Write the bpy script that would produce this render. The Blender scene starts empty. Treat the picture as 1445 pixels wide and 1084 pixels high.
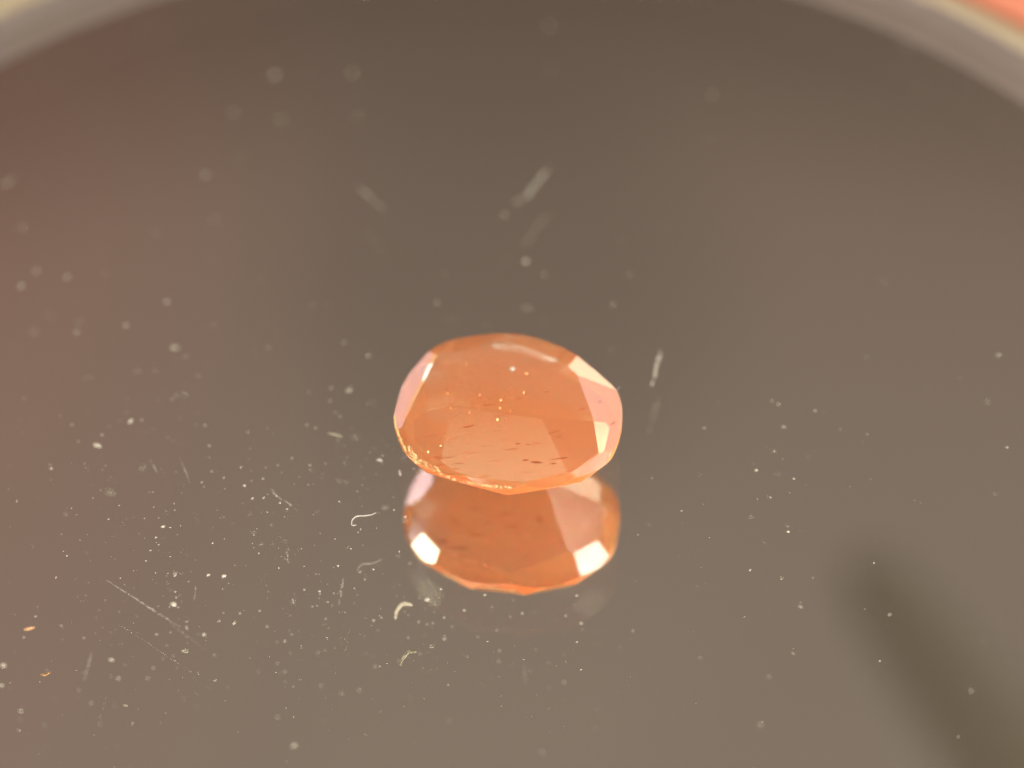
import bpy, bmesh, math, random
from mathutils import Vector, Matrix

# ------------------------------------------------------------------ camera
SC = bpy.context.scene
COL = SC.collection
MM = 0.001
PITCH, ROLL, FPX, DIST = math.radians(50), math.radians(1.8), 2930.0, 81.0
FW = Vector((0, math.cos(PITCH), -math.sin(PITCH)))
_r, _u = Vector((1, 0, 0)), Vector((0, math.sin(PITCH), math.cos(PITCH)))
RT = math.cos(ROLL) * _r - math.sin(ROLL) * _u
UP = math.cos(ROLL) * _u + math.sin(ROLL) * _r


def ray(x, y):
    return FW + RT * ((x - 722.5) / FPX) - UP * ((y - 542.0) / FPX)


CAM = -DIST * ray(718, 622)                       # camera position, millimetres


def on(x, y, z=0.0):
    """Point at height z (mm) that the photograph shows at pixel x, y."""
    v = ray(x, y)
    return CAM + v * ((z - CAM.z) / v.z)


cd = bpy.data.cameras.new('camera')
cam = bpy.data.objects.new('camera', cd)
COL.objects.link(cam)
m3 = Matrix((RT, UP, -FW)).transposed()
cam.matrix_world = Matrix.Translation(CAM * MM) @ m3.to_4x4()
cd.sensor_width = 36.0
cd.lens = 36.0 * FPX / 1445.0
cd.clip_start, cd.clip_end = 0.002, 20.0
cd.dof.use_dof = True
cd.dof.focus_distance = 0.0780
cd.dof.aperture_fstop = 20.0
SC.camera = cam

# ------------------------------------------------------------------ world
W = bpy.data.worlds.new('World')
SC.world = W
W.use_nodes = True
nt = W.node_tree
nt.nodes.clear()
wo = nt.nodes.new('ShaderNodeOutputWorld')
bg = nt.nodes.new('ShaderNodeBackground')
tc = nt.nodes.new('ShaderNodeTexCoord')
sx = nt.nodes.new('ShaderNodeSeparateXYZ')
cr = nt.nodes.new('ShaderNodeValToRGB')
RAMP = [(0.30, (0.110, 0.075, 0.056)), (0.63, (0.133, 0.093, 0.070)), (0.675, (0.187, 0.134, 0.101)),
        (0.705, (0.226, 0.163, 0.125)), (0.78, (0.245, 0.183, 0.142)), (0.87, (0.264, 0.206, 0.161))]
e = cr.color_ramp.elements
for i, (p_, c_) in enumerate(RAMP):
    q = e[i] if i < 2 else e.new(p_)
    q.position, q.color = p_, (*c_, 1)
cr.color_ramp.interpolation = 'B_SPLINE'
mixw = nt.nodes.new('ShaderNodeMix')
mixw.data_type = 'RGBA'
mr = nt.nodes.new('ShaderNodeMapRange')
mr.inputs['From Min'].default_value = -0.04
mr.inputs['From Max'].default_value = -0.26
mr.inputs['To Min'].default_value = 0.0
mr.inputs['To Max'].default_value = 0.8
mr.interpolation_type = 'SMOOTHSTEP'
mul = nt.nodes.new('ShaderNodeMix')
mul.data_type = 'RGBA'
mul.blend_type = 'MULTIPLY'
mul.inputs[0].default_value = 1.0
mul.inputs[7].default_value = (1.24, 0.97, 0.96, 1)
L = nt.links.new
L(tc.outputs['Generated'], sx.inputs[0])
L(sx.outputs['Z'], cr.inputs[0])
L(sx.outputs['X'], mr.inputs['Value'])
L(cr.outputs[0], mul.inputs[6])
mz = nt.nodes.new('ShaderNodeMapRange')
mz.inputs['From Min'].default_value = 0.66
mz.inputs['From Max'].default_value = 0.88
mz.inputs['To Min'].default_value = 1.0
mz.inputs['To Max'].default_value = 0.35
mk = nt.nodes.new('ShaderNodeMath')
mk.operation = 'MULTIPLY'
L(sx.outputs['Z'], mz.inputs['Value'])
L(mr.outputs[0], mk.inputs[0])
L(mz.outputs[0], mk.inputs[1])
L(mk.outputs[0], mixw.inputs[0])
L(cr.outputs[0], mixw.inputs[6])
L(mul.outputs[2], mixw.inputs[7])
# a dim soft patch overhead and faint unevenness
dp = nt.nodes.new('ShaderNodeVectorMath')
dp.operation = 'DOT_PRODUCT'
dp.inputs[1].default_value = (0.0, math.cos(math.radians(47.5)), math.sin(math.radians(47.5)))
m4 = nt.nodes.new('ShaderNodeMapRange')
m4.interpolation_type = 'SMOOTHSTEP'
m4.inputs['From Min'].default_value = math.cos(math.radians(8))
m4.inputs['From Max'].default_value = 1.0
m4.inputs['To Min'].default_value = 1.0
m4.inputs['To Max'].default_value = 0.84
wn = nt.nodes.new('ShaderNodeTexNoise')
wn.inputs['Scale'].default_value = 3.5
wn.inputs['Detail'].default_value = 2.0
m5 = nt.nodes.new('ShaderNodeMapRange')
m5.inputs['To Min'].default_value = 0.90
m5.inputs['To Max'].default_value = 1.10
m6 = nt.nodes.new('ShaderNodeMath')
m6.operation = 'MULTIPLY'
L(tc.outputs['Generated'], dp.inputs[0])
L(dp.outputs['Value'], m4.inputs['Value'])
L(tc.outputs['Generated'], wn.inputs['Vector'])
L(wn.outputs['Fac'], m5.inputs['Value'])
L(m4.outputs[0], m6.inputs[0])
L(m5.outputs[0], m6.inputs[1])
sc_ = nt.nodes.new('ShaderNodeVectorMath')
sc_.operation = 'SCALE'
L(mixw.outputs[2], sc_.inputs[0])
L(m6.outputs[0], sc_.inputs['Scale'])
L(sc_.outputs[0], bg.inputs['Color'])
bg.inputs['Strength'].default_value = 1.0
L(bg.outputs[0], wo.inputs[0])


# ------------------------------------------------------------------ lamps
def area(name, az, el, dist, w, h, rad, col):
    """Soft rectangular lamp at azimuth az (0 = beyond the mirror, + = right)."""
    a, el = math.radians(az), math.radians(el)
    p = Vector((math.sin(a) * math.cos(el), math.cos(a) * math.cos(el), math.sin(el))) * dist
    d = bpy.data.lights.new(name, 'AREA')
    d.shape, d.size, d.size_y = 'RECTANGLE', w, h
    d.energy = rad * math.pi * w * h
    d.color = col
    o = bpy.data.objects.new(name, d)
    COL.objects.link(o)
    o.location = p
    o.rotation_euler = (-p).to_track_quat('-Z', 'Y').to_euler()
    return o


area('facet_light', 24, 17.5, 0.60, 0.12, 0.10, 8.0, (1.0, 0.93, 0.70))  # unseen lamps added, each aimed to glint in chosen facets
area('facet_light', 33, 36.5, 0.60, 0.12, 0.14, 4.0, (0.98, 0.88, 0.92))
area('facet_light', -33, 18.5, 0.60, 0.12, 0.12, 3.8, (0.98, 0.84, 0.94))
area('facet_light', -26, 32, 0.60, 0.07, 0.06, 5.0, (1.0, 0.90, 0.48))
area('facet_light', 113.5, 12.5, 0.60, 0.10, 0.065, 30.0, (0.84, 1.0, 0.93))
area('facet_light', 114, 21, 0.60, 0.10, 0.09, 6.0, (1.0, 0.92, 0.96))
area('facet_light', -97, 7.5, 0.60, 0.08, 0.08, 14.0, (1.0, 0.90, 0.60))
area('facet_light', 59, 58, 0.60, 0.13, 0.07, 6.0, (1.0, 0.93, 0.90))
area('facet_light', 3.5, 29.5, 0.60, 0.075, 0.085, 0.9, (1.0, 0.86, 0.55))  # added lamp, lightens the middle pane seen through the table
area('key_light', 102, 40, 0.70, 0.46, 0.22, 14.0, (1.0, 0.94, 0.84))  # key, fill and low lamps added to brighten the stone, clear of facet reflections
area('fill_light', -149, 38, 0.70, 0.24, 0.20, 29.0, (1.0, 0.93, 0.80))
area('low_light', 139, 21, 0.70, 0.24, 0.19, 28.0, (1.0, 0.94, 0.84))

vs = SC.view_settings
vs.view_transform, vs.look, vs.exposure, vs.gamma = 'Standard', 'None', 0.0, 1.0
vs.use_curve_mapping = False
cy = SC.cycles
cy.use_denoising = True
cy.denoiser = 'OPENIMAGEDENOISE'
cy.max_bounces, cy.transmission_bounces, cy.glossy_bounces = 32, 24, 16
cy.diffuse_bounces, cy.volume_bounces, cy.transparent_max_bounces = 4, 12, 16
cy.caustics_reflective = cy.caustics_refractive = True
cy.blur_glossy = 0.2
cy.sample_clamp_indirect = 40.0


# ------------------------------------------------------------------ helpers
def mat(name):
    m = bpy.data.materials.new(name)
    m.use_nodes = True
    m.node_tree.nodes.clear()
    o = m.node_tree.nodes.new('ShaderNodeOutputMaterial')
    return m, m.node_tree, o


def N(nt, kind, **kw):
    n = nt.nodes.new(kind)
    for k, v in kw.items():
        n.inputs[k.replace('_', ' ')].default_value = v
    return n


def principled(name, col, rough=0.5, noise=0.0, scale=500.0, **kw):
    m, nt, o = mat(name)
    p = N(nt, 'ShaderNodeBsdfPrincipled', Roughness=rough, **kw)
    p.inputs['Base Color'].default_value = (*col, 1)
    if noise:
        t = nt.nodes.new('ShaderNodeTexCoord')
        nz = N(nt, 'ShaderNodeTexNoise', Scale=scale, Detail=4.0)
        mx = nt.nodes.new('ShaderNodeMix')
        mx.data_type, mx.blend_type = 'RGBA', 'MIX'
        mx.inputs[6].default_value = (*[c * (1 - noise) for c in col], 1)
        mx.inputs[7].default_value = (*[min(1, c * (1 + noise)) for c in col], 1)
        nt.links.new(t.outputs['Object'], nz.inputs['Vector'])
        nt.links.new(nz.outputs['Fac'], mx.inputs[0])
        nt.links.new(mx.outputs[2], p.inputs['Base Color'])
    nt.links.new(p.outputs[0], o.inputs[0])
    return m


def link(name, me, m=None, parent=None):
    o = bpy.data.objects.new(name, me)
    COL.objects.link(o)
    if m:
        me.materials.append(m)
    o.parent = parent
    return o


def from_bm(name, bm, m=None, parent=None):
    me = bpy.data.meshes.new(name)
    bm.to_mesh(me)
    bm.free()
    return link(name, me, m, parent)


def tag(o, label, cat, group=None):
    o['label'], o['category'] = label, cat
    if group:
        o['group'] = group
    return o


def empty(name, loc=(0, 0, 0)):
    o = bpy.data.objects.new(name, None)
    o.empty_display_size = 0.002
    COL.objects.link(o)
    o.location = loc
    return o


def lathe(bm, prof, n=192, closed=False, c=(0, 0)):
    """Revolve profile [(r, z)] in mm about a vertical axis through c."""
    rings = []
    for r, z in prof:
        rings.append([bm.verts.new(((c[0] + r * math.cos(2 * math.pi * k / n)) * MM,
                                    (c[1] + r * math.sin(2 * math.pi * k / n)) * MM, z * MM)) for k in range(n)])
    pairs = list(zip(rings, rings[1:])) + ([(rings[-1], rings[0])] if closed else [])
    for a, b in pairs:
        for k in range(n):
            bm.faces.new((a[k], a[(k + 1) % n], b[(k + 1) % n], b[k]))
    return rings


random.seed(11)

# ------------------------------------------------------------------ setting
T_GLASS, R_M, C_M = 2.55, 34.75, (-2.2, -0.85)
BASE_Z = -T_GLASS - 1.0

m_table = principled('cream_tabletop', (0.42, 0.355, 0.24), 0.6, 0.06, 60.0)
bm = bmesh.new()
vv = [bm.verts.new((x, y, BASE_Z * MM)) for x, y in ((-.6, -.5), (.6, -.5), (.6, .7), (-.6, .7))]
bm.faces.new(vv)
tab = from_bm('tabletop', bm, m_table)
tab['kind'] = 'structure'

# orange card lying on the table behind the mirror, right
m_orange = principled('orange_card', (0.56, 0.19, 0.11), 0.65, 0.08, 900.0)
bm = bmesh.new()
pts = [on(1265, -60, BASE_Z), on(1330, -15, BASE_Z), on(1500, 70, BASE_Z), on(1700, 40, BASE_Z), on(1500, -260, BASE_Z)]
lo = [bm.verts.new((p.x * MM, p.y * MM, (BASE_Z + 0.02) * MM)) for p in pts]
hi = [bm.verts.new((p.x * MM, p.y * MM, (BASE_Z + 0.5) * MM)) for p in pts]
bm.faces.new(hi)
bm.faces.new(list(reversed(lo)))
for k in range(5):
    bm.faces.new((lo[k], lo[(k + 1) % 5], hi[(k + 1) % 5], hi[k]))
bmesh.ops.recalc_face_normals(bm, faces=bm.faces)
tag(from_bm('orange_card', bm, m_orange), 'flat orange card lying on the cream tabletop beyond the round mirror', 'card')

# ------------------------------------------------------------------ mirror
mirror = empty('round_mirror', (0, 0, BASE_Z * MM))
tag(mirror, 'round glass mirror with ground edge, dusty and scratched, under the orange gem', 'mirror')


def under(o, root):
    o.parent = root
    o.matrix_parent_inverse = Matrix.Translation(root.location).inverted()
    return o


mg, nt, o = mat('clear_mirror_glass')
g = N(nt, 'ShaderNodeBsdfGlass', Roughness=0.0, IOR=1.5)
g.inputs['Color'].default_value = (0.985, 0.99, 0.98, 1)
nt.links.new(g.outputs[0], o.inputs[0])
bm = bmesh.new()
r = lathe(bm, [(R_M - 0.25, 0.0)], 256, c=C_M)
bm.faces.new(r[0])
under(from_bm('glass_face', bm, mg), mirror)

ms, nt, o = mat('silvered_back')
g = N(nt, 'ShaderNodeBsdfAnisotropic', Roughness=0.0)
g.inputs['Color'].default_value = (0.90, 0.89, 0.865, 1)
nt.links.new(g.outputs[0], o.inputs[0])
bm = bmesh.new()
r = lathe(bm, [(R_M - 0.02, -T_GLASS)], 256, c=C_M)
bm.faces.new(r[0])
under(from_bm('silver_backing', bm, ms), mirror)

mb = principled('grey_back_paint', (0.25, 0.24, 0.22), 0.7, 0.1, 300.0)
bm = bmesh.new()
r = lathe(bm, [(R_M - 0.02, -T_GLASS - 0.02), (R_M - 0.02, BASE_Z)], 256, c=C_M)
bm.faces.new(r[0])
bm.faces.new(r[1])
bmesh.ops.recalc_face_normals(bm, faces=bm.faces)
under(from_bm('back_board', bm, mb), mirror)

me_, nt, o = mat('ground_glass_edge')
d = N(nt, 'ShaderNodeBsdfDiffuse')
d.inputs['Color'].default_value = (0.36, 0.305, 0.295, 1)
t = N(nt, 'ShaderNodeBsdfTranslucent')
t.inputs['Color'].default_value = (0.36, 0.305, 0.29, 1)
x = N(nt, 'ShaderNodeMixShader', Fac=0.45)
nt.links.new(d.outputs[0], x.inputs[1])
nt.links.new(t.outputs[0], x.inputs[2])
nt.links.new(x.outputs[0], o.inputs[0])
bm = bmesh.new()
lathe(bm, [(R_M - 0.25, 0.0), (R_M - 0.12, -0.03), (R_M, -0.15), (R_M, -T_GLASS)], 256, c=C_M)
bmesh.ops.recalc_face_normals(bm, faces=bm.faces)
under(from_bm('ground_edge', bm, me_), mirror)

# ------------------------------------------------------------------ gemstone
ZG0, ZG1, ZT = 1.71, 1.81, 2.18      # girdle bottom, girdle top, table height
GIRD = [(556, 584), (570, 535.5), (613, 494), (636, 480), (683, 473), (725, 471), (769, 481.5), (800, 494),
        (827, 515), (856, 537), (871.5, 553.5), (878, 573), (878, 600.5), (871.5, 631), (855, 656), (824.5, 675),
        (783, 688), (736, 692.5), (686, 688), (639, 678), (603, 661.5), (579.5, 650), (564, 625.5), (556, 603)]
TABLE = [(614, 501), (632, 497), (692, 488.5), (728, 490), (802, 517), (814, 529), (837, 590), (845, 640),
         (805, 668), (736, 681), (655, 672), (598, 638), (567, 604), (580, 571), (597, 542)]


def hull2(P):
    P = sorted(P)

    def half(Q):
        h = []
        for p in Q:
            while len(h) > 1 and (h[-1][0] - h[-2][0]) * (p[1] - h[-2][1]) - (h[-1][1] - h[-2][1]) * (p[0] - h[-2][0]) <= 1e-9:
                h.pop()
            h.append(p)
        return h
    a, b = half(P), half(P[::-1])
    return a[:-1] + b[:-1]           # counter-clockwise


G2 = hull2([tuple(on(x, y, 1.76).xy) for x, y in GIRD])
for _ in range(1):                   # round the outline: cut every corner once
    G2 = [tuple(Vector(a).lerp(Vector(b), t)) for a, b in zip(G2, G2[1:] + G2[:1]) for t in (.22, .78)]
T2 = hull2([tuple(on(x, y, ZT).xy) for x, y in TABLE])


def support(nx, ny, P):
    return max(nx * x + ny * y for x, y in P)


bm = bmesh.new()
lo = [bm.verts.new((x, y, -0.5)) for x, y in G2]
hi = [bm.verts.new((x, y, ZT)) for x, y in G2]
bm.faces.new(lo[::-1])
bm.faces.new(hi)
n = len(G2)
for k in range(n):
    bm.faces.new((lo[k], lo[(k + 1) % n], hi[(k + 1) % n], hi[k]))


def cut(co, no):
    r = bmesh.ops.bisect_plane(bm, geom=bm.verts[:] + bm.edges[:] + bm.faces[:], dist=1e-5,
                               plane_co=co, plane_no=no, clear_outer=True)
    ed = [e for e in r['geom_cut'] if isinstance(e, bmesh.types.BMEdge)]
    if len(ed) > 2:
        bmesh.ops.edgeloop_fill(bm, edges=ed)


def slope_cut(nx, ny, r0, z0, r1, z1):
    """Plane with horizontal direction nx, ny through (r0, z0) and (r1, z1)."""
    dr, dz = r1 - r0, z1 - z0
    no = Vector((nx * -dz, ny * -dz, dr))
    if no.x * nx + no.y * ny < 0:
        no = -no
    cut(Vector((nx * r0, ny * r0, z0)), no)


# crown: one facet for each edge of the table, one break facet for each corner
nT = len(T2)
for k in range(nT):
    a, b = Vector(T2[k]), Vector(T2[(k + 1) % nT])
    t = (b - a).normalized()
    nx, ny = t.y, -t.x
    slope_cut(nx, ny, a.x * nx + a.y * ny, ZT, support(nx, ny, G2) - 0.02, ZG1)
# narrow break facet along the left side of the table
a, b = on(615, 497, ZT).xy, on(561, 606, ZT).xy
t = (a - b).normalized()
nx, ny = (t.y, -t.x) if t.y * -1 + t.x * 0 > 0 else (-t.y, t.x)
r_e = (on(592, 550, ZT).x * nx + on(592, 550, ZT).y * ny) - 0.02
slope_cut(nx, ny, r_e, ZT, r_e + 1.0, ZT - math.tan(math.radians(15)))
# pavilion: steep tier under the girdle, shallow tier down to a small worn culet
for k in range(12):
    a = math.radians(30 * k + 11 + random.uniform(-4, 4))
    nx, ny = math.cos(a), math.sin(a)
    s = support(nx, ny, G2)
    slope_cut(nx, ny, s - 0.01, ZG0 + random.uniform(-.02, .02), s - 0.62, 0.98 + random.uniform(-.06, .06))
K1, K2 = on(640, 575, 0.9).xy, on(764, 591, 0.9).xy        # ends of the keel line
for az, K, zz in ((182, K1, 1.02), (2, K1, 1.05), (-128, K1, 1.0), (-52, K1, 1.04), (122, K2, 0.98), (60, K2, 1.03)):
    a = math.radians(az)
    nx, ny = math.sin(a), math.cos(a)
    if az in (182, 2):
        kd = (K2 - K1).normalized()
        sg = 1 if az == 2 else -1
        nx, ny = -kd.y * sg, kd.x * sg
    s = support(nx, ny, G2)
    slope_cut(nx, ny, K.x * nx + K.y * ny + 0.05, 0.0, s - 0.55, zz)
cut(Vector((0, 0, 0.0)), Vector((0, 0, -1)))
bmesh.ops.recalc_face_normals(bm, faces=bm.faces)
for v in bm.verts:
    v.co *= MM
bmesh.ops.dissolve_limit(bm, angle_limit=math.radians(0.5), verts=bm.verts, edges=bm.edges)
# soften the facet junctions by a hair
bm.normal_update()
bmesh.ops.bevel(bm, geom=bm.edges[:], offset=0.026 * MM, segments=2, profile=0.6, affect='EDGES', clamp_overlap=True)

bm.normal_update()
for f in bm.faces:
    f.material_index = 1 if abs(f.normal.z) < 0.12 else 0

mgem, nt, o = mat('translucent_orange_feldspar')
gl = N(nt, 'ShaderNodeBsdfGlass', Roughness=0.02, IOR=1.54)
gl.inputs['Color'].default_value = (1, 1, 1, 1)
vol = N(nt, 'ShaderNodeVolumePrincipled', Density=720.0, Anisotropy=0.0)
vol.inputs['Color'].default_value = (0.9995, 0.505, 0.32, 1)
vol.inputs['Absorption Color'].default_value = (0.97, 0.26, 0.12, 1)
sss = N(nt, 'ShaderNodeSubsurfaceScattering', Scale=0.0012, Anisotropy=0.2)
sss.inputs['Color'].default_value = (0.97, 0.34, 0.105, 1)
sss.inputs['Radius'].default_value = (1.0, 0.55, 0.35)
mx = N(nt, 'ShaderNodeMixShader', Fac=0.16)
nt.links.new(gl.outputs[0], mx.inputs[1])
nt.links.new(sss.outputs[0], mx.inputs[2])
co = N(nt, 'ShaderNodeBsdfAnisotropic', Roughness=0.03)
co.inputs['Color'].default_value = (1, 1, 1, 1)
fr = N(nt, 'ShaderNodeFresnel', IOR=1.54)
fm = nt.nodes.new('ShaderNodeMath')
fm.operation = 'MULTIPLY'
fm.inputs[1].default_value = 0.16
nt.links.new(fr.outputs[0], fm.inputs[0])
m2 = nt.nodes.new('ShaderNodeMixShader')
nt.links.new(fm.outputs[0], m2.inputs[0])
nt.links.new(mx.outputs[0], m2.inputs[1])
nt.links.new(co.outputs[0], m2.inputs[2])
nt.links.new(m2.outputs[0], o.inputs['Surface'])
nt.links.new(vol.outputs[0], o.inputs['Volume'])

mgird, nt, o = mat('frosted_girdle')
gl = N(nt, 'ShaderNodeBsdfGlass', Roughness=0.35, IOR=1.54)
gl.inputs['Color'].default_value = (1, 1, 1, 1)
v2 = N(nt, 'ShaderNodeVolumePrincipled', Density=720.0, Anisotropy=0.0)
v2.inputs['Color'].default_value = vol.inputs['Color'].default_value
v2.inputs['Absorption Color'].default_value = vol.inputs['Absorption Color'].default_value
sss = N(nt, 'ShaderNodeSubsurfaceScattering', Scale=0.0012, Anisotropy=0.2)
sss.inputs['Color'].default_value = (0.85, 0.19, 0.05, 1)
sss.inputs['Radius'].default_value = (1.0, 0.55, 0.35)
mx = N(nt, 'ShaderNodeMixShader', Fac=0.6)
nt.links.new(gl.outputs[0], mx.inputs[1])
nt.links.new(sss.outputs[0], mx.inputs[2])
nt.links.new(mx.outputs[0], o.inputs['Surface'])
nt.links.new(v2.outputs[0], o.inputs['Volume'])

gem = empty('gemstone', (0, 0, 0))
tag(gem, 'oval faceted translucent orange gemstone lying on the dusty round mirror', 'gemstone')
body = from_bm('faceted_stone', bm, mgem, gem)
body.data.materials.append(mgird)


# ---- things inside and on the stone: dark needle inclusions, copper platelets, rim chips
m_incl = principled('dark_inclusion', (0.36, 0.07, 0.025), 0.6)


def blob(bm, c, rx, ry, rz, rot=0.0, jit=0.25, sub=1, rnd=random):
    """Small uneven grain (mm) at c."""
    r = bmesh.ops.create_icosphere(bm, subdivisions=sub, radius=1.0)
    M = Matrix.Rotation(rot, 3, 'Z')
    for v in r['verts']:
        p = v.co * (1 + rnd.uniform(-jit, jit))
        v.co = (Vector(c) + M @ Vector((p.x * rx, p.y * ry, p.z * rz))) * MM


INCL = [(661, 605, 7, 1.4, -14, 1.75), (690, 577, 22, 1.0, -6, 1.5), (732, 566, 14, 1.2, -20, 1.7), (771, 555, 6, 1.5, 5, 1.8),
        (783, 611, 9, .9, -22, 1.9), (789, 618, 8, .9, -20, 1.9), (731, 629, 6, 1.3, -5, 1.8), (746, 630, 5, 1.4, 0, 1.8),
        (788, 651, 12, 1.4, -6, 1.7), (757, 655, 10, 1.6, 8, 1.8), (742, 652, 5, 1.2, 0, 1.8), (781, 657, 4, 1.4, 0, 1.8),
        (822, 582, 9, 1.5, -15, 1.6), (846, 569, 4, 1.2, -40, 1.72), (864, 598, 7, 1.0, -35, 1.84), (700, 618, 8, .8, 3, 1.2),
        (725, 645, 7, 1.0, 0, 1.0), (640, 630, 9, 1.0, -10, 1.1), (668, 652, 10, 1.1, -5, 0.9), (710, 600, 13, 1.0, -8, 0.8),
        (610, 625, 12, 1.4, -15, 1.2), (630, 655, 10, 1.6, -8, 1.3), (760, 640, 11, 1.0, 4, 0.7)]
for x, y, l, w, rt, z in INCL:
    bm = bmesh.new()
    z = z + .12 if z > 1.4 else z
    c = on(x, y, z)
    k = 1 / 36.2
    blob(bm, c, l * k * .85 * random.uniform(.7, 1.4), w * k * random.uniform(.7, 1.3), w * k * .6, math.radians(-rt), 0.3)
    from_bm('inclusion', bm, m_incl, gem)

# inclusions close under the pavilion, which the mirror shows
for x, y, l, w in [(640, 738, 9, 1.3), (665, 757, 8, 1.1), (716, 729, 11, 1.2), (722, 748, 14, 1.1), (690, 742, 8, 1.0), (625, 768, 9, 1.6), (655, 778, 10, 1.5),
                   (650, 790, 7, 1.3), (705, 770, 10, 1.0), (745, 790, 8, 1.1), (760, 735, 9, 1.1), (690, 800, 10, 1.2), (735, 808, 6, 1.2), (805, 720, 8, 1.0), (670, 722, 9, 1.0)]:
    v = ray(x, y)
    p0 = CAM + v * ((-1.62 - CAM.z) / v.z)
    v2 = Vector((v.x, v.y, -v.z)).normalized()
    hit, loc, no, _ = body.ray_cast(p0 * MM, v2)
    if hit:
        bm = bmesh.new()
        blob(bm, loc / MM - no * .13, l / 36.2 * .85, w / 36.2, w / 36.2 * .6, math.radians(random.uniform(-4, 14)), 0.3)
        from_bm('inclusion', bm, m_incl, gem)

m_copper, nt, o = mat('copper_platelet')
p = N(nt, 'ShaderNodeBsdfPrincipled', Roughness=0.25, Metallic=1.0)
p.inputs['Base Color'].default_value = (1.0, 0.66, 0.30, 1)
nt.links.new(p.outputs[0], o.inputs[0])
m_chip = principled('pale_chip', (0.80, 0.60, 0.30), 0.3)


def flake(bm, c, r, no):
    q = Vector((0, 0, 1)).rotation_difference(no)
    k = random.choice((4, 5, 6))
    ph = random.uniform(0, 6)
    top = []
    bot = []
    for i in range(k):
        a = ph + 2 * math.pi * i / k
        d = q @ Vector((math.cos(a), math.sin(a), 0)) * r * random.uniform(.6, 1.1)
        top.append(bm.verts.new((Vector(c) + d + no * r * .12) * MM))
        bot.append(bm.verts.new((Vector(c) + d * .9 - no * r * .12) * MM))
    bm.faces.new(top)
    bm.faces.new(bot[::-1])
    for i in range(k):
        bm.faces.new((bot[i], bot[(i + 1) % k], top[(i + 1) % k], top[i]))


rnd = random.Random(5)
bm = bmesh.new()
for i in range(150):                    # platelets just under the polished table, thicker towards the left
    x, y = rnd.gauss(665, 38), rnd.gauss(555, 48)
    c = on(x, y, ZT)
    if support(0, 0, T2) or (570 < x < 760 and 502 < y < 660):
        no = Vector((rnd.gauss(0, .5), rnd.gauss(-.3, .5), 1)).normalized()
        flake(bm, c + Vector((0, 0, .004)), rnd.uniform(.014, .036) * (1.3 if rnd.random() < .1 else 1), no)
pl = from_bm('platelet_sparkle', bm, m_copper, gem)
pl['kind'] = 'stuff'

nG = len(G2)
bm = bmesh.new()
EDGE = [(556, 590), (557, 603), (562, 617), (566, 628), (574, 641), (581, 651), (592, 660), (604, 667), (622, 673), (640, 679), (662, 685), (690, 689), (720, 692)]
for i in range(420):                    # worn, sparkling chips along the girdle
    t = min(rnd.random() ** 1.25, .999) * (len(EDGE) - 1)
    k = int(t)
    f = t - k
    x = EDGE[k][0] * (1 - f) + EDGE[k + 1][0] * f
    y = EDGE[k][1] * (1 - f) + EDGE[k + 1][1] * f
    w = 11 if 573 < x < 618 else 4
    z = rnd.uniform(1.70, 1.98)
    c = on(x + rnd.uniform(0, w * .5), y - rnd.uniform(0, w) - 1.0, z)
    # seat the chip on the outside of the stone
    hit, loc, no, _ = body.ray_cast(CAM * MM, (c - CAM).normalized())
    if hit:
        flake(bm, loc / MM + no * .004, rnd.uniform(.018, .050), (no + Vector((rnd.gauss(0, .4), rnd.gauss(0, .4), rnd.gauss(0, .4)))).normalized())
ch = from_bm('chip_sparkle', bm, m_chip, gem)
ch['kind'] = 'stuff'

# ------------------------------------------------------------------ made-up stand, giving the dark smudge in the mirror
m_dark = principled('added_stand_grey', (0.27, 0.262, 0.265), 0.8, 0.1, 200.0)
vt = on(1215, 800, -190.0)
tip = Vector((vt.x, vt.y, 186.6))
ve = on(1490, 1190, -123.4)
elbow = Vector((ve.x, ve.y, 120.0))
knee = Vector((190.0, 165.0, 150.0))
foot = Vector((190.0, 165.0, BASE_Z))
st = empty('added_stand', foot * MM)
tag(st, 'made-up grey stand with a slanted wand, unseen but for its blurred dark reflection low in the mirror', 'stand')


def rod(name, a, b, prof, seg=24):
    """Round bar from a towards b; prof = [(radius, distance from a)] in mm."""
    bm = bmesh.new()
    qv = Vector((0, 0, 1)).rotation_difference((b - a).normalized())
    rings = [[bm.verts.new((a + qv @ Vector((r * math.cos(i * 2 * math.pi / seg), r * math.sin(i * 2 * math.pi / seg), d))) * MM)
              for i in range(seg)] for r, d in prof]
    for p, q in zip(rings, rings[1:]):
        for i in range(seg):
            bm.faces.new((p[i], p[(i + 1) % seg], q[(i + 1) % seg], q[i]))
    bm.faces.new(rings[0])
    bm.faces.new(rings[-1])
    bmesh.ops.recalc_face_normals(bm, faces=bm.faces)
    return under(from_bm(name, bm, m_dark), st)


ln = (elbow - tip).length
rod('wand', tip, elbow, [(0.4, 0.0), (3.2, 4.0), (5.8, 16.0), (7.4, 40.0), (8.0, 80.0), (8.0, ln + 3), (5.0, ln + 6)])
ln = (knee - elbow).length
rod('arm', elbow, knee, [(2.0, -2.0), (4.0, 0.0), (4.0, ln), (2.0, ln + 3)])
ln = (knee - foot).length
rod('post', knee, foot, [(3.0, -6.0), (5.0, -4.0), (5.0, ln - 6)])
bm = bmesh.new()
r = lathe(bm, [(38, BASE_Z + 0.01), (39, BASE_Z + 1.0), (37, BASE_Z + 4.0), (12, BASE_Z + 6.5), (7, BASE_Z + 9.5)], 48, c=foot.xy)
bm.faces.new(r[0])
bm.faces.new(r[-1])
bmesh.ops.recalc_face_normals(bm, faces=bm.faces)
under(from_bm('base', bm, m_dark), st)

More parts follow.
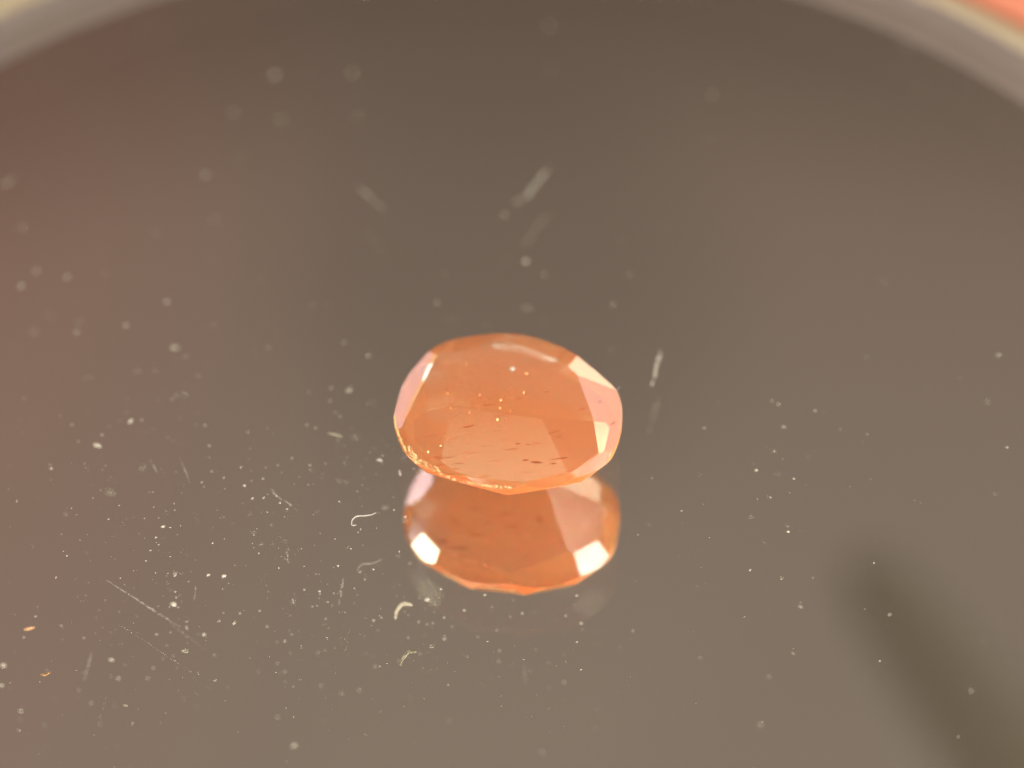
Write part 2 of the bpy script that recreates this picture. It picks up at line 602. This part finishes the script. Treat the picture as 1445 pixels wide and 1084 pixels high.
# ------------------------------------------------------------------ scratches, lint and dust on the glass
def dusty(name, col, alpha, rough=0.6):
    m, nt, o = mat(name)
    d = N(nt, 'ShaderNodeBsdfPrincipled', Roughness=rough)
    d.inputs['Base Color'].default_value = (*col, 1)
    tr = N(nt, 'ShaderNodeBsdfTransparent')
    x = N(nt, 'ShaderNodeMixShader', Fac=alpha)
    nt.links.new(tr.outputs[0], x.inputs[1])
    nt.links.new(d.outputs[0], x.inputs[2])
    nt.links.new(x.outputs[0], o.inputs[0])
    return m


m_scr = dusty('glass_scratch', (0.70, 0.67, 0.60), 0.36)
m_smear = dusty('dried_smear', (0.66, 0.63, 0.56), 0.16)
m_dust = dusty('pale_dust', (0.64, 0.60, 0.50), 0.68)
m_grain = dusty('translucent_grain', (0.70, 0.66, 0.54), 0.32, 0.25)
m_lint = dusty('white_lint', (0.70, 0.68, 0.62), 0.62)
m_tan = dusty('tan_lint', (0.55, 0.49, 0.36), 0.6)
m_rust = dusty('rusty_grain', (0.80, 0.45, 0.22), 0.7)
m_fine = dusty('fine_dust', (0.64, 0.61, 0.54), 0.5)
PX = 1 / 36.2


def strand(bm, pts, rad, z0=0.0, n=6, lift=0.0):
    """Tube along pixel polyline pts lying on the glass; rad in px, tapering to the ends."""
    P = [on(x, y, z0) for x, y in pts]
    Q = []
    for a, b in zip(P, P[1:]):
        for i in range(4):
            Q.append(a.lerp(b, i / 4))
    Q.append(P[-1])
    m = len(Q)
    # soften corners
    for _ in range(1):
        Q = [Q[0]] + [(Q[i - 1] + Q[i] * 2 + Q[i + 1]) / 4 for i in range(1, m - 1)] + [Q[-1]]
    rings = []
    for i, p in enumerate(Q):
        f = i / (m - 1)
        r = rad * PX * (0.35 + 0.65 * math.sin(math.pi * min(max(f, .02), .98)) ** .6) * random.uniform(.8, 1.2)
        t = (Q[min(i + 1, m - 1)] - Q[max(i - 1, 0)]).normalized()
        s = t.cross(Vector((0, 0, 1))).normalized()
        up = s.cross(t)
        c = p + Vector((0, 0, r + 0.002 + lift * math.sin(math.pi * f)))
        rings.append([bm.verts.new((c + (s * math.cos(k * 2 * math.pi / n) + up * math.sin(k * 2 * math.pi / n)) * r) * MM) for k in range(n)])
    for a, b in zip(rings, rings[1:]):
        for k in range(n):
            bm.faces.new((a[k], a[(k + 1) % n], b[(k + 1) % n], b[k]))
    bm.faces.new(rings[0][::-1])
    bm.faces.new(rings[-1])


def flat_line(bm, a, b, w, beads, seed):
    """Shallow uneven scratch: a chain of low chips from pixel a to b."""
    rr = random.Random(seed)
    A, B = on(*a), on(*b)
    ang = math.atan2(B.y - A.y, B.x - A.x)
    ln = (B - A).length
    for i in range(beads):
        t = (i + rr.random()) / beads
        env = .35 + .65 * math.sin(math.pi * t)
        c = A.lerp(B, t) + Vector((rr.gauss(0, w * .25), rr.gauss(0, w * .25), 0)) * PX
        h = .0035
        blob(bm, c + Vector((0, 0, h + .001)), ln / beads * rr.uniform(.4, 1.0), w * PX * .5 * env * rr.uniform(.4, 1.2), h, ang, .2, 1, rr)


SCR = [((152, 820), (255, 886), 1.3, 34, m_scr), ((240, 880), (290, 917), 1.2, 14, m_smear),
       ((255, 648), (268, 682), 1.6, 10, m_smear), ((485, 815), (478, 855), 2.2, 12, m_smear), ((404, 776), (408, 796), 2.6, 7, m_smear),
       ((130, 920), (118, 960), 2.2, 10, m_smear), ((276, 828), (275, 848), 2.0, 6, m_smear),
       ((213, 650), (222, 668), 2.0, 6, m_smear), ((740, 935), (741, 965), 1.2, 9, m_smear), ((0, 263), (20, 252), 6, 7, m_smear),
       ((505, 262), (545, 300), 6, 8, m_smear), ((380, 690), (420, 720), 3, 8, m_smear)]
for i, (a, b, w, n_, m) in enumerate(SCR):
    bm = bmesh.new()
    flat_line(bm, a, b, w, n_, 100 + i)
    under(from_bm('scratch', bm, m), mirror)

# dried streaks, beaded, one behind the stone and one beside it
for i, (a, b, w, n_, lab) in enumerate([((776, 238), (728, 290), 9, 16, 'beaded dried smear slanting across the glass behind the gem'),
                                        ((932, 496), (920, 543), 6, 16, 'pale beaded dried streak on the glass beside the gem')]):
    bm = bmesh.new()
    flat_line(bm, a, b, w, n_, 50 + i)
    blob(bm, on(712, 304) + Vector((0, 0, .03)) if i == 0 else on(920, 542) + Vector((0, 0, .03)), .10 if i == 0 else .06, .08 if i == 0 else .07, .03)
    tag(from_bm('dried_streak', bm, dusty('streak_residue', (.66, .64, .54), .2 if i == 0 else .4)), lab, 'streak')


def lint(name, pts, rad, m, lab, lift=0.0, extra=None):
    bm = bmesh.new()
    strand(bm, pts, rad, lift=lift)
    if extra:
        strand(bm, extra, rad * .9)
    return tag(from_bm(name, bm, m), lab, 'lint', 'lint on the mirror')


lint('white_fibre', [(503, 741.5), (496, 742.5), (497, 735), (503, 730), (515, 729.5), (524, 727.5), (531, 724)], .75, m_lint,
     'thin white fibre bent into a hook beside the gem reflection', .05)
lint('tan_lint_tuft', [(558, 874), (559, 866), (564, 859), (570, 853), (576, 852)], 2.6, m_tan,
     'tan comma-shaped lint tuft on the glass in front of the gem', .05, [(568, 855), (574, 854), (582, 855)])
lint('short_fibre', [(463, 612), (472, 614), (483, 617)], 1.2, m_tan, 'short straight pale fibre on the glass left of the gem')
lint('short_fibre', [(532, 650), (540, 651)], 2.0, m_lint, 'stubby white lint bit close to the left side of the gem')
lint('short_fibre', [(563.5, 664), (565, 672)], 1.6, m_lint, 'stubby upright lint bit touching the foot of the gem')
lint('rusty_fibre', [(34, 889), (40, 889), (49, 886)], 1.6, m_rust, 'short rusty curved fibre at the mirror side far from the gem')

# lint standing off the girdle of the stone
hit, loc, no, _ = body.ray_cast(CAM * MM, (on(869, 553, 1.8) - CAM).normalized())
bm = bmesh.new()
pp = loc / MM
dirv = (on(874, 547, 1.8) - on(868, 555, 1.8)).normalized()
prev = None
for i in range(7):
    c = pp + dirv * i * .045 + Vector((.004 * i, 0, .01 * i))
    rr_ = .012 * (1 - i / 9)
    ring = [bm.verts.new((c + Vector((math.cos(k * 1.257), 0, math.sin(k * 1.257))) * rr_) * MM) for k in range(5)]
    if prev:
        for k in range(5):
            bm.faces.new((prev[k], prev[(k + 1) % 5], ring[(k + 1) % 5], ring[k]))
    else:
        bm.faces.new(ring)
    prev = ring
bm.faces.new(prev)
tag(from_bm('lint_hair', bm, m_lint), 'tiny hair of lint sticking out from the gem edge', 'lint')

# a grain on the stone's table
bm = bmesh.new()
blob(bm, (0, 0, .05), .11, .11, .05, 0, .15, 2)
g0 = from_bm('dust_grain', bm, m_dust)
g0.location = (on(723, 522, ZT) + Vector((0, 0, .003))) * MM
tag(g0, 'square pale dust grain lying on the flat top facet of the gem', 'dust grain')

# dust grains big enough to count
GRAINS = [(190, -20, 9, 0), (388, 107, 10, 1), (497, 104, 9, 1), (330, 160, 7, 1), (290, 248, 8, 1), (775, 38, 7, 1), (742, 370, 9, 0),
          (617, 428, 5, 0), (768, 388, 5, 1), (865, 430, 5, 1), (1005, 135, 6, 1), (235, 427, 7, 0), (245, 492, 8, 1), (95, 392, 7, 1),
          (30, 405, 7, 1), (52, 383, 6, 1), (485, 484, 6, 0), (520, 503, 6, 1), (467, 548, 4, 0), (466, 566, 4, 0), (493, 552, 8, 1),
          (519, 570, 5, 0), (480, 588, 5, 0), (433, 600, 4.5, 0), (137, 630, 12, 1), (184, 596, 9, 1), (144, 614, 4, 0), (72, 662, 5.5, 0),
          (340, 660, 4.5, 0), (375, 660, 3.5, 0), (412, 647, 4, 0), (437, 657, 5, 0), (345, 686, 5, 0), (371, 676, 4, 0), (392, 657, 3.5, 0),
          (356, 704, 5, 0), (372, 703, 5, 0), (395, 710, 4.5, 0), (230, 744, 7, 0), (240, 745, 4, 0), (220, 759, 4, 0), (224, 769, 4.5, 0),
          (300, 767, 5, 0), (247, 813, 6, 1), (294, 812, 6, 0), (316, 814, 9, 0), (245, 854, 10, 0), (264, 888, 4, 0), (206, 792, 4, 0),
          (157, 932, 8, 0), (167, 958, 7, 0), (288, 896, 6, 0), (263, 885, 4, 0), (415, 1053, 9, 0), (5, 940, 10, 1), (2, 968, 7, 0),
          (1150, 580, 6, 0), (1098, 571, 4.5, 0), (1106, 603, 5, 1), (1093, 637, 4, 0), (1067, 664, 7, 0), (1120, 676, 4, 0), (1087, 702, 3.5, 0),
          (1409, 502, 7, 1), (1421, 632, 6, 0), (1129, 857, 7, 1), (1112, 751, 5, 0), (1073, 1023, 6, 1), (1255, 868, 4, 0), (1233, 795, 3.5, 0),
          (1387, 907, 3.5, 0), (1370, 976, 4, 0), (1058, 805, 4, 0), (603, 847, 11, 0), (622, 832, 5.5, 0), (627, 902, 5, 0), (655, 862, 5, 1),
          (684, 840, 4.5, 0), (701, 890, 4.5, 0), (814, 841, 5.5, 0), (820, 880, 5, 0), (737, 866, 3.5, 0), (515, 818, 4, 0), (527, 804, 4, 0),
          (527, 876, 4, 0), (538, 872, 4, 0), (477, 799, 4, 0), (402, 948, 3.5, 0), (482, 979, 3.5, 0), (390, 700, 4, 0), (302, 925, 3.5, 0),
          (556, 720, 3.5, 0), (584, 662, 3.5, 0), (572, 730, 6, 0), (1290, 5, 12, 0), (1305, 60, 8, 1), (920, 675, 3.5, 0), (900, 755, 3.5, 0),
          (495, 775, 3.5, 0), (462, 850, 4, 0), (451, 835, 4, 0), (402, 905, 3.5, 0), (33, 322, 5, 1), (178, 460, 5, 1), (108, 470, 6, 1)]
protos = []
for v in range(5):
    rr = random.Random(70 + v)
    bm = bmesh.new()
    blob(bm, (0, 0, .6), 1.0, rr.uniform(.42, .75), .6, 0, .42, 2, rr)
    me = bpy.data.meshes.new('dust_grain')
    for f in bm.faces:
        f.smooth = True
    bm.to_mesh(me)
    bm.free()
    protos.append(me)
variants = {}
MARKS = [(510, 732, 'hooked white fibre'), (567, 862, 'tan lint tuft'), (205, 853, 'long scratch'), (750, 265, 'beaded slanting smear'), (926, 520, 'beaded streak beside the gem'),
         (1270, 900, 'blurred dark reflection'), (40, 889, 'rusty fibre'), (473, 614, 'short straight fibre'), (717, 620, 'gem'), (261, 665, 'short faint scratch'), (0, 258, 'smear close to the rim')]
rr = random.Random(3)
for x, y, sz, kind in GRAINS:
    p = on(x, y)
    if (p.xy - Vector(C_M)).length > R_M - .6:
        continue
    v = rr.randrange(5)
    if (v, kind) not in variants:
        me = protos[v].copy()
        me.materials.append(m_grain if kind else m_dust)
        variants[(v, kind)] = me
    g = bpy.data.objects.new('dust_grain', variants[(v, kind)])
    COL.objects.link(g)
    r = sz * PX * .5 * (.95 if kind else .72) * rr.uniform(.75, 1.15)
    g.location = (p + Vector((0, 0, .0015))) * MM
    g.scale = (r, r, r * .8)
    g.rotation_euler = (0, 0, rr.uniform(-.6, 1.0))
    big = sz >= 9
    mark = min(MARKS, key=lambda q: (on(q[0], q[1]) - p).length)[2]
    if (p.xy - Vector(C_M)).length > R_M - 6:
        mark = 'ground edge of the mirror'
    look = ('large ' if big else 'small ') + ('translucent' if kind else 'opaque pale')
    tag(g, f'{look} dust grain on the glass near the {mark}', 'dust grain', f'{look} dust grains near the {mark}')

# finest dust, past counting
bm = bmesh.new()
rr = random.Random(17)
CL = [(350, 690, 110, 45, 70), (330, 760, 130, 70, 70), (500, 660, 50, 50, 35), (480, 860, 70, 60, 90), (150, 640, 110, 50, 70), (240, 860, 120, 90, 90),
      (120, 960, 110, 90, 45), (700, 890, 120, 45, 60), (1100, 680, 70, 90, 25), (1200, 850, 160, 120, 18), (600, 620, 500, 330, 110), (300, 480, 170, 80, 60)]
for cx, cy_, sx_, sy_, n_ in CL:
    for i in range(n_):
        x, y = rr.gauss(cx, sx_), rr.gauss(cy_, sy_)
        p = on(x, y)
        if rr.random() < .3:
            continue
        if (p.xy - Vector(C_M)).length > R_M - .6 or (-4.2 < p.x < 4.2 and -3.5 < p.y < 3.8):
            continue
        r = rr.choice((.45, .55, .6, .7, .8, 1.0, 1.3)) * PX * 1.05
        h = r * .6
        el = rr.uniform(.6, 1.4)
        a0 = rr.uniform(0, 3.14)
        b_ = [bm.verts.new((p + Vector((math.cos(a0 + k * 1.2566) * r * el, math.sin(a0 + k * 1.2566) * r / el, h * .3 + .001))) * MM) for k in range(5)]
        t_ = bm.verts.new((p + Vector((rr.uniform(-.3, .3) * r, rr.uniform(-.3, .3) * r, h * 1.6 + .001))) * MM)
        d_ = bm.verts.new((p + Vector((0, 0, .001))) * MM)
        for k in range(5):
            bm.faces.new((b_[k], b_[(k + 1) % 5], t_))
            bm.faces.new((b_[(k + 1) % 5], b_[k], d_))
fd = from_bm('fine_dust', bm, m_fine)
fd['kind'] = 'stuff'
tag(fd, 'scatter of very fine pale dust over the mirror glass', 'dust')
